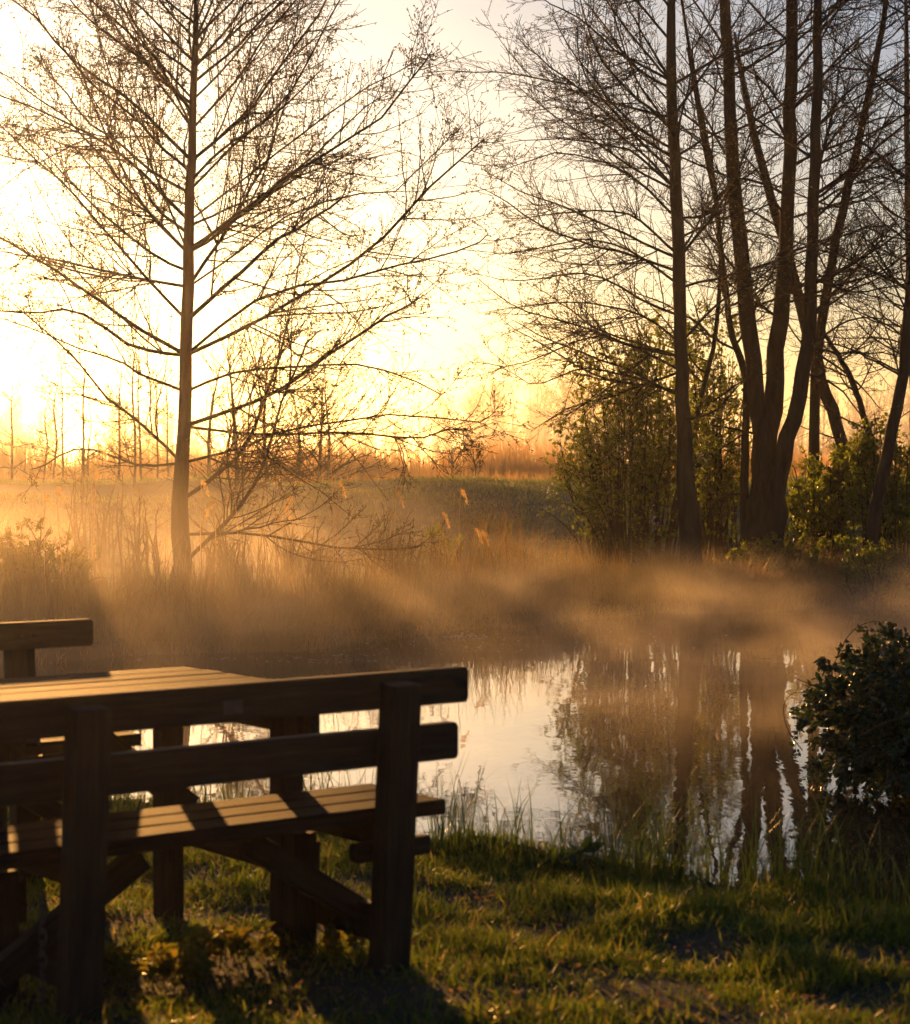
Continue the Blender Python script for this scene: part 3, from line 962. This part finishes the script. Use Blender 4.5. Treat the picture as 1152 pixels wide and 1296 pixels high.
# ------------------------------------------------------------------ bramble at right, near
def bramble():
    r_ = np.random.default_rng(77)
    BX, BY = 3.14, 12.2
    c0 = np.array([BX, BY, .0])
    th = thing('bramble_bush', (BX, BY, float(gz(BX, BY))), 'dark bramble bush overhanging the water at the right edge', 'bush')
    n = 420
    az = r_.uniform(0, 2 * math.pi, n)
    reach = np.array([.95, 1.0])
    E = np.stack([BX + np.cos(az) * 1.12 * r_.random(n) ** .35, BY + np.sin(az) * 1.0 * r_.random(n) ** .35, np.zeros(n)], 1)
    rr = np.hypot((E[:, 0] - BX) / 1.15, (E[:, 1] - BY) / 1.0)
    top = (.80 + .12 * np.sin(az * 3 + 1)) * (1 - np.minimum(rr, 1) ** 1.7) - .02
    E[:, 2] = np.where(r_.random(n) < .45, top, -.45 + (top + .45) * r_.random(n))
    lowr = np.arange(n) > n * .66
    rad_ = .72 + .26 * r_.random(n)
    E[lowr, 0] = (BX + np.cos(az) * 1.12 * rad_)[lowr]
    E[lowr, 1] = (BY + np.sin(az) * rad_)[lowr]
    E[lowr, 2] = (-.46 + .4 * r_.random(n))[lowr]
    E[:, 2] = np.maximum(E[:, 2], -.46)
    S = c0 + r_.standard_normal((n, 3)) * np.array([.3, .3, 0]) + np.array([0, 0, -.25])
    K = 12
    f = np.linspace(0, 1, K)[None, :, None]
    M_ = S[:, None] * (1 - f) + E[:, None] * f
    M_[..., 2] += np.sin(f[..., 0] * math.pi) * (.14 * r_.random((n, 1)) + .03)
    M_ += np.cumsum(r_.standard_normal((n, K, 3)) * .015, axis=1) * f
    Rr = np.full((n, 1), .0045) * np.linspace(1, .4, K)[None]
    g = Geo()
    tubes(g, M_, Rr, 5)
    A, AR = spawn(M_, Rr, r_, 7, .3, .22, 55, 6, -.08, .14, .08, .35, rlen=.004, rmin=.0013, base=.3)
    tubes(g, A, AR, 3)
    # hanging shoots over the water
    H = E[(E[:, 0] < BX)][:70]
    hp = np.stack([H + np.array([0, 0, -1.]) * t_ + r_.standard_normal(H.shape) * .012 for t_ in np.linspace(0, .2, 6)], 1)
    hp[..., 2] = np.maximum(hp[..., 2], -.49)
    tubes(g, hp, np.full(hp.shape[:2], .0016), 3)
    g.build('stems', M['twig'], th)
    g = Geo()
    mm = 56000
    for Q, sh in ((A, .84), (M_, .15), (hp, .01)):
        m = int(mm * sh)
        i = r_.integers(0, len(Q), m)
        u = (r_.random(m) ** .7) * (Q.shape[1] - 1.001)
        k = u.astype(int)
        ff = (u - k)[:, None]
        pos = Q[i, k] * (1 - ff) + Q[i, k + 1] * ff + r_.standard_normal((m, 3)) * .01
        # leaves hang in shingles, tilted outward and down
        o_ = norm(pos - (c0 + np.array([0, 0, -.3])))
        dirs = o_ * .5 + np.array([0, 0, -.45]) + r_.standard_normal((m, 3)) * .45
        leaves(g, pos, .038, .031, r_, dirs=dirs)
    g.build('foliage', M['bramble_leaf'], th)
    # arching shoots at the left of the bush
    for pts in ([(1050, 868), (1058, 835), (1078, 800), (1103, 787), (1128, 790)], [(1016, 950), (998, 925), (992, 895), (1003, 878), (1022, 877)],
                [(1100, 950), (1060, 975), (1020, 990)], [(1090, 930), (1120, 915), (1152, 905)]):
        g, gl = Geo(), Geo()
        c = resample(np.array([P(a, b_, 11.25) for a, b_ in pts]), 16)
        tubes(g, c[None], np.linspace(.0032, .002, 16)[None], 5)
        sh = g.build('shoot', M['sapling_bark'], th)
        if pts[0][1] < 900:
            for k in range(2, 15, 2):
                leaves(gl, np.repeat(c[k][None], 4, 0), .022, .014, r_, dirs=r_.standard_normal((4, 3)) + [0, 0, .8])
            gl.build('foliage', M['leaf'], sh)


bramble()


# ------------------------------------------------------------------ far bank vegetation (masses)
def scatter_band(name, label, m, n, xr, f_y, h, w, lean, cat='grass', clump=1.0, seed=0, dens=None, curve=1.0, K=4):
    r_ = np.random.default_rng(seed)
    x = r_.uniform(*xr, n)
    y = f_y(x, r_.random(n))
    if clump:
        cf = clump_field(x, y, clump)
        k = r_.random(n) < np.clip(.55 + .5 * cf, .12, 1)
        x, y, cf = x[k], y[k], cf[k]
    else:
        cf = np.zeros(n)
    hh = h(x, y) * (.45 + .75 * r_.random(len(x))) * (1 + .25 * np.clip(cf, -1, 1))
    g = Geo()
    blades(g, np.stack([x, y, gz(x, y) - .02], 1), hh, w * (.6 + .8 * r_.random(len(x))), lean, r_, curve=curve, K=K)
    return tag(g.build(name, m), label, cat, kind='stuff')


scatter_band('bank_grass', 'long dry brown grass hanging over the far edge of the pond', M['dry'], 70000, (-7, 9), lambda x, r: yf(x) - .35 + 2.8 * r ** 1.3,
             lambda x, y: .36 + .18 * np.clip(clump_field(x, y, .35), -1, 1), .010, .85, clump=.35, seed=1)
scatter_band('dry_stems', 'thin dry reed stems standing on the far bank', M['dry'], 8000, (-7, 2.5), lambda x, r: yf(x) + .3 + 3.5 * r,
             lambda x, y: .95 - .25 * sm(0, 3, x), .009, .28, clump=.3, seed=2, cat='reeds')
scatter_band('embankment_grass', 'short dewy green grass on the embankment and meadow', M['meadow'], 120000, (-11, 12), lambda x, r: yf(x) + 3.0 + 18 * r,
             lambda x, y: .12 + 0 * x, .016, .7, clump=.22, seed=3)
scatter_band('embankment_crest_grass', 'lit grass fringe along the crest of the embankment', M['meadow'], 16000, (-12, 12), lambda x, r: 45.3 + .06 * x + .8 * np.sin(x * .21) + 1.6 * (r - .5),
             lambda x, y: .13 + 0 * x, .018, .6, clump=.3, seed=4)
scatter_band('reed_bed', 'pale belt of dry reeds in the field behind the embankment', M['reed'], 42000, (-24, 20), lambda x, r: 66 + 1.5 * np.sin(x * .4) + 14 * r,
             lambda x, y: 1.15 + .25 * np.sin(x * .6) * np.sin(x * .23 + 1), .028, .16, clump=.12, seed=5, cat='reeds', K=3)
scatter_band('field_grass', 'tan grass of the flat field far behind', M['reed'], 16000, (-30, 28), lambda x, r: 48 + 20 * r,
             lambda x, y: .3 + 0 * x, .03, .4, clump=.12, seed=6, K=3)

# reeds with plumes catching the light
pl = [(60, 640, 21.8), (118, 598, 24), (128, 575, 24.2), (352, 662, 24.0), (367, 640, 24.6), (362, 652, 24.3), (268, 645, 23.5), (258, 620, 24.8), (293, 628, 24.6), (505, 634, 25.5), (563, 660, 26.0), (586, 630, 26.5),
      (605, 680, 26.2), (613, 683, 26.3), (415, 570, 25), (432, 622, 25), (75, 628, 22.5)]
pw = ['plumed reed nearest the left edge', 'plumed reed low against the bright field at left', 'dark plumed reed high against the bright field at left', 'brightest plumed reed right of the tall trunk',
      'upper of the three plumed reeds right of the tall trunk', 'middle one of the three plumed reeds right of the tall trunk', 'plumed reed closest to the right side of the tall trunk',
      'high thin plumed reed beside the tall trunk', 'plumed reed between the tall trunk and the bright trio', 'plumed reed before the embankment left of centre', 'drooping plumed reed before the embankment at centre',
      'upper plumed reed before the embankment at centre', 'left one of the low pair of drooping plumes', 'right one of the low pair of drooping plumes', 'plumed reed high in front of the densest small tree', 'plumed reed below the densest small tree',
      'second plumed reed from the left edge']
for k, ((px, py, d), wd) in enumerate(zip(pl, pw)):
    r_ = np.random.default_rng(700 + k)
    tip = P(px, py, d)
    gx, gy = tip[0] + r_.normal(0, .12), tip[1]
    gy = max(gy, float(yf(gx)) + .1)
    tip[1] = gy
    b_ = np.array([gx, gy, float(gz(gx, gy))])
    th = thing('plumed_reed', b_, wd, 'reed', 'reeds with feathery plumes on the far bank')
    g = Geo()
    side = r_.choice([-1, 1])
    tipb = tip + np.array([-.03 * side, 0, .12])
    c = resample(np.array([b_, b_ * .5 + tipb * .5 + np.array([-.02 * side, 0, 0]), tipb]), 10)
    tubes(g, c[None], np.linspace(.006, .003, 10)[None], 4)
    g.build('stem', M['reed'], th)
    g = Geo()
    n = 130
    f = r_.random(n)
    pos = tipb + np.array([side * .08, 0, -.19]) * f[:, None] + np.stack([np.zeros(n), np.zeros(n), .03 * np.sin(f * 3)], 1) + r_.standard_normal((n, 3)) * (.014 * np.sin(f * 2.8 + .3))[:, None]
    leaves(g, pos, .035, .006, r_, dirs=np.array([side * .5, 0, -.9]) + r_.standard_normal((n, 3)) * .35)
    g.build('plume', M['plume'], th)


# far wood: hazy line of bare trees
def far_wood():
    r_ = np.random.default_rng(88)
    g = Geo()
    xs = list(r_.uniform(-125, 115, 260))
    TP, TR = [], []
    for x in xs:
        y = r_.uniform(330, 400)
        px = CX + FPX * x / y
        hgt = 9 + 3.0 * math.sin(px * .011 + .6) + r_.normal(0, 1.6)
        if px > 600:
            hgt += 3
        hgt = max(hgt, 5)
        z0 = float(gz(x, y))
        b_ = np.array([x, y, z0])
        TP.append(np.array([b_ + np.array([r_.normal(0, .3), 0, hgt * k / 7]) for k in range(8)]))
        TR.append(np.linspace(.28, .05, 8))
    TP, TR = np.array(TP), np.array(TR)
    tubes(g, TP, TR, 4)
    A, AR = spawn(TP, TR, r_, 2.6, .08, .34, 48, 5, .12, .08, .8, 5, rlen=.012, rmin=.04, base=.35)
    tubes(g, A, AR, 3)
    B, BR = spawn(A, AR, r_, 3.2, .1, .55, 45, 4, .1, .1, .5, 2.2, rlen=.008, rmin=.028, base=.4)
    tubes(g, B, BR, 3)
    tag(g.build('far_wood', M['twig']), 'far hazy wood of bare trees on the horizon', 'wood', kind='stuff')


far_wood()

# floating bits on the pond
r_ = np.random.default_rng(99)
g = Geo()
pos = []
for (px, py, n, sx, sy) in [(595, 806, 60, 22, 2.5), (430, 836, 60, 60, 3), (330, 834, 30, 50, 2), (700, 812, 120, 120, 10), (520, 822, 60, 90, 6)]:
    for _ in range(n):
        a, b_ = px + r_.normal(0, sx), py + r_.normal(0, sy)
        if b_ < 790:
            continue
        d = (EYE - WATER) * FPX / (b_ - HOR)
        q = P(a, b_, d)
        q[2] = WATER + .004
        pos.append(q)
pos = np.array(pos)
leaves(g, pos, .045, .02, r_, dirs=r_.standard_normal((len(pos), 3)) * np.array([1, 1, .12]))
tag(g.build('floating_leaves', M['litter']), 'small pale leaves and specks floating on the pond', 'floating leaves', kind='stuff')
# a few stems standing in the shallow water and a bough hanging low over it
for k, (px, py, h, wd) in enumerate([(668, 975, .0, 'thin stem rising from the water left of the reflected shrub')]):
    pass


# ------------------------------------------------------------------ air: haze and mist
def vol_box(name, lo, hi, m, label, cat):
    g = Geo()
    x0, y0, z0 = lo
    x1, y1, z1 = hi
    v = [[x0, y0, z0], [x1, y0, z0], [x1, y1, z0], [x0, y1, z0], [x0, y0, z1], [x1, y0, z1], [x1, y1, z1], [x0, y1, z1]]
    g.add(v, [[0, 3, 2, 1], [4, 5, 6, 7], [0, 1, 5, 4], [1, 2, 6, 5], [2, 3, 7, 6], [3, 0, 4, 7]])
    return tag(g.build(name, m), label, cat, kind='stuff')


def haze_b(nt, out):
    v = N(nt, 'ShaderNodeVolumePrincipled')
    v.inputs['Color'].default_value = (.97, .94, .92, 1)
    v.inputs['Density'].default_value = .00038
    v.inputs['Anisotropy'].default_value = .83
    nt.links.new(v.outputs[0], out.inputs['Volume'])


vol_box('haze', (-1600, -80, -2.4), (1600, 2700, 26), mat('haze', haze_b), 'thin bright morning haze filling the air', 'haze')


def field_b(nt, out):
    v = N(nt, 'ShaderNodeVolumePrincipled')
    v.inputs['Color'].default_value = (.98, .95, .93, 1)
    v.inputs['Density'].default_value = .0008
    v.inputs['Anisotropy'].default_value = .6
    nt.links.new(v.outputs[0], out.inputs['Volume'])


vol_box('field_mist', (-260, 90, -1.5), (260, 330, 9), mat('field_mist', field_b), 'pale morning mist lying over the far field', 'mist')


def mist_mat(name, dens, lo, hi, scale, zlo, zhi, ylo, yhi, xr=None):
    def b(nt, out):
        f = noise(nt, scale, 5, .6, (1, .8, 1.7))
        mr = N(nt, 'ShaderNodeMapRange')
        mr.inputs['From Min'].default_value = lo
        mr.inputs['From Max'].default_value = hi
        nt.links.new(f, mr.inputs['Value'])
        tc = N(nt, 'ShaderNodeTexCoord')
        sx = N(nt, 'ShaderNodeSeparateXYZ')
        nt.links.new(tc.outputs['Object'], sx.inputs[0])
        hz = N(nt, 'ShaderNodeMapRange', interpolation_type='SMOOTHSTEP')
        hz.inputs['From Min'].default_value = zlo
        hz.inputs['From Max'].default_value = zhi
        hz.inputs['To Min'].default_value = 1
        hz.inputs['To Max'].default_value = 0
        nt.links.new(sx.outputs[2], hz.inputs['Value'])
        m1 = N(nt, 'ShaderNodeMath', operation='MULTIPLY')
        nt.links.new(mr.outputs[0], m1.inputs[0])
        nt.links.new(hz.outputs[0], m1.inputs[1])
        m2 = N(nt, 'ShaderNodeMath', operation='MULTIPLY')
        nt.links.new(m1.outputs[0], m2.inputs[0])
        m2.inputs[1].default_value = dens
        ys = N(nt, 'ShaderNodeMapRange', interpolation_type='SMOOTHSTEP')
        ys.inputs['From Min'].default_value = ylo
        ys.inputs['From Max'].default_value = yhi
        ys.inputs['To Min'].default_value = .04
        nt.links.new(sx.outputs[1], ys.inputs['Value'])
        m3 = N(nt, 'ShaderNodeMath', operation='MULTIPLY')
        nt.links.new(m2.outputs[0], m3.inputs[0])
        nt.links.new(ys.outputs[0], m3.inputs[1])
        m2 = m3
        if xr:
            xs_ = N(nt, 'ShaderNodeMapRange', interpolation_type='SMOOTHSTEP')
            xs_.inputs['From Min'].default_value = xr[1]
            xs_.inputs['From Max'].default_value = xr[0]
            xs_.inputs['To Min'].default_value = 1
            xs_.inputs['To Max'].default_value = 0
            nt.links.new(sx.outputs[0], xs_.inputs['Value'])
            m4 = N(nt, 'ShaderNodeMath', operation='MULTIPLY')
            nt.links.new(m3.outputs[0], m4.inputs[0])
            nt.links.new(xs_.outputs[0], m4.inputs[1])
            m2 = m4
        v = N(nt, 'ShaderNodeVolumePrincipled')
        v.inputs['Color'].default_value = (1, .90, .75, 1)  # warm sunlight tinted into the colour; the mist itself is white
        v.inputs['Anisotropy'].default_value = .6
        nt.links.new(m2.outputs[0], v.inputs['Density'])
        nt.links.new(v.outputs[0], out.inputs['Volume'])
    m = mat(name, b)
    m.cycles.homogeneous_volume = False
    return m


mm = mist_mat('mist', .15, .45, .66, .7, -.45, .62, 13.5, 22)
mm2 = mist_mat('bank_veil_mist', .07, .30, .72, .45, -.4, 1.7, 17, 20, (.8, -3.2))
vol_box('bank_veil_mist', (-16, 17, -.6), (1, 33, 1.8), mm2, 'thin mist over the left part of the far bank, added also for the golden flare veil', 'mist')  # partly real fog, partly added to imitate the orange glow and flare at left
vol_box('mist', (-9, 13.5, WATER + .02), (11, 31, .9), mm, 'low wisps of mist drifting over the pond', 'mist')
for m in (mm, mm2):
    try:
        m.cycles.volume_step_rate = .3
    except Exception:
        pass

# ------------------------------------------------------------------ light, sky, camera
w = bpy.data.worlds.new("World")
SC.world = w
w.use_nodes = True
nt = w.node_tree
bg = nt.nodes['Background']
sky = nt.nodes.new('ShaderNodeTexSky')
sky.sky_type = 'NISHITA'
sky.sun_disc = False
sky.sun_elevation = SUN_EL
sky.sun_rotation = SUN_AZ
sky.air_density = 1.0
sky.dust_density = 1.6
sky.ozone_density = 1.6
tn = nt.nodes.new('ShaderNodeMix')
tn.data_type = 'RGBA'
tn.blend_type = 'MULTIPLY'
tn.inputs[0].default_value = 1
tn.inputs[7].default_value = (.76, 1.0, 1.50, 1)
nt.links.new(sky.outputs[0], tn.inputs[6])
nt.links.new(tn.outputs[2], bg.inputs[0])
bg.inputs[1].default_value = .05

ld = bpy.data.lights.new('sun', 'SUN')
ld.energy = 5.0
ld.angle = R(.5)
ld.color = (1, .46, .12)
lo = bpy.data.objects.new('sun', ld)
COL.objects.link(lo)
lo.rotation_euler = Vector(SUN_DIR).to_track_quat('Z', 'Y').to_euler()

cd = bpy.data.cameras.new('camera')
cam = bpy.data.objects.new('camera', cd)
COL.objects.link(cam)
cam.location = (0, 0, EYE)
cam.rotation_euler = (math.pi / 2 + PITCH, 0, 0)
cd.sensor_fit = 'HORIZONTAL'
cd.sensor_width = 22.15
cd.lens = 22.15 * FPX / 1152
cd.clip_end = 6000
cd.dof.use_dof = True
cd.dof.focus_distance = 19
cd.dof.aperture_fstop = 4.0
SC.camera = cam

SC.view_settings.view_transform = 'Standard'
SC.view_settings.look = 'None'
SC.view_settings.exposure = 0.95
SC.view_settings.gamma = 1
SC.cycles.use_denoising = True
SC.cycles.use_adaptive_sampling = True
SC.cycles.adaptive_threshold = .02
SC.cycles.max_bounces = 8
SC.cycles.diffuse_bounces = 3
SC.cycles.glossy_bounces = 3
SC.cycles.transmission_bounces = 4
SC.cycles.transparent_max_bounces = 32
SC.cycles.volume_bounces = 1
SC.cycles.volume_max_steps = 128
SC.cycles.sample_clamp_indirect = 6
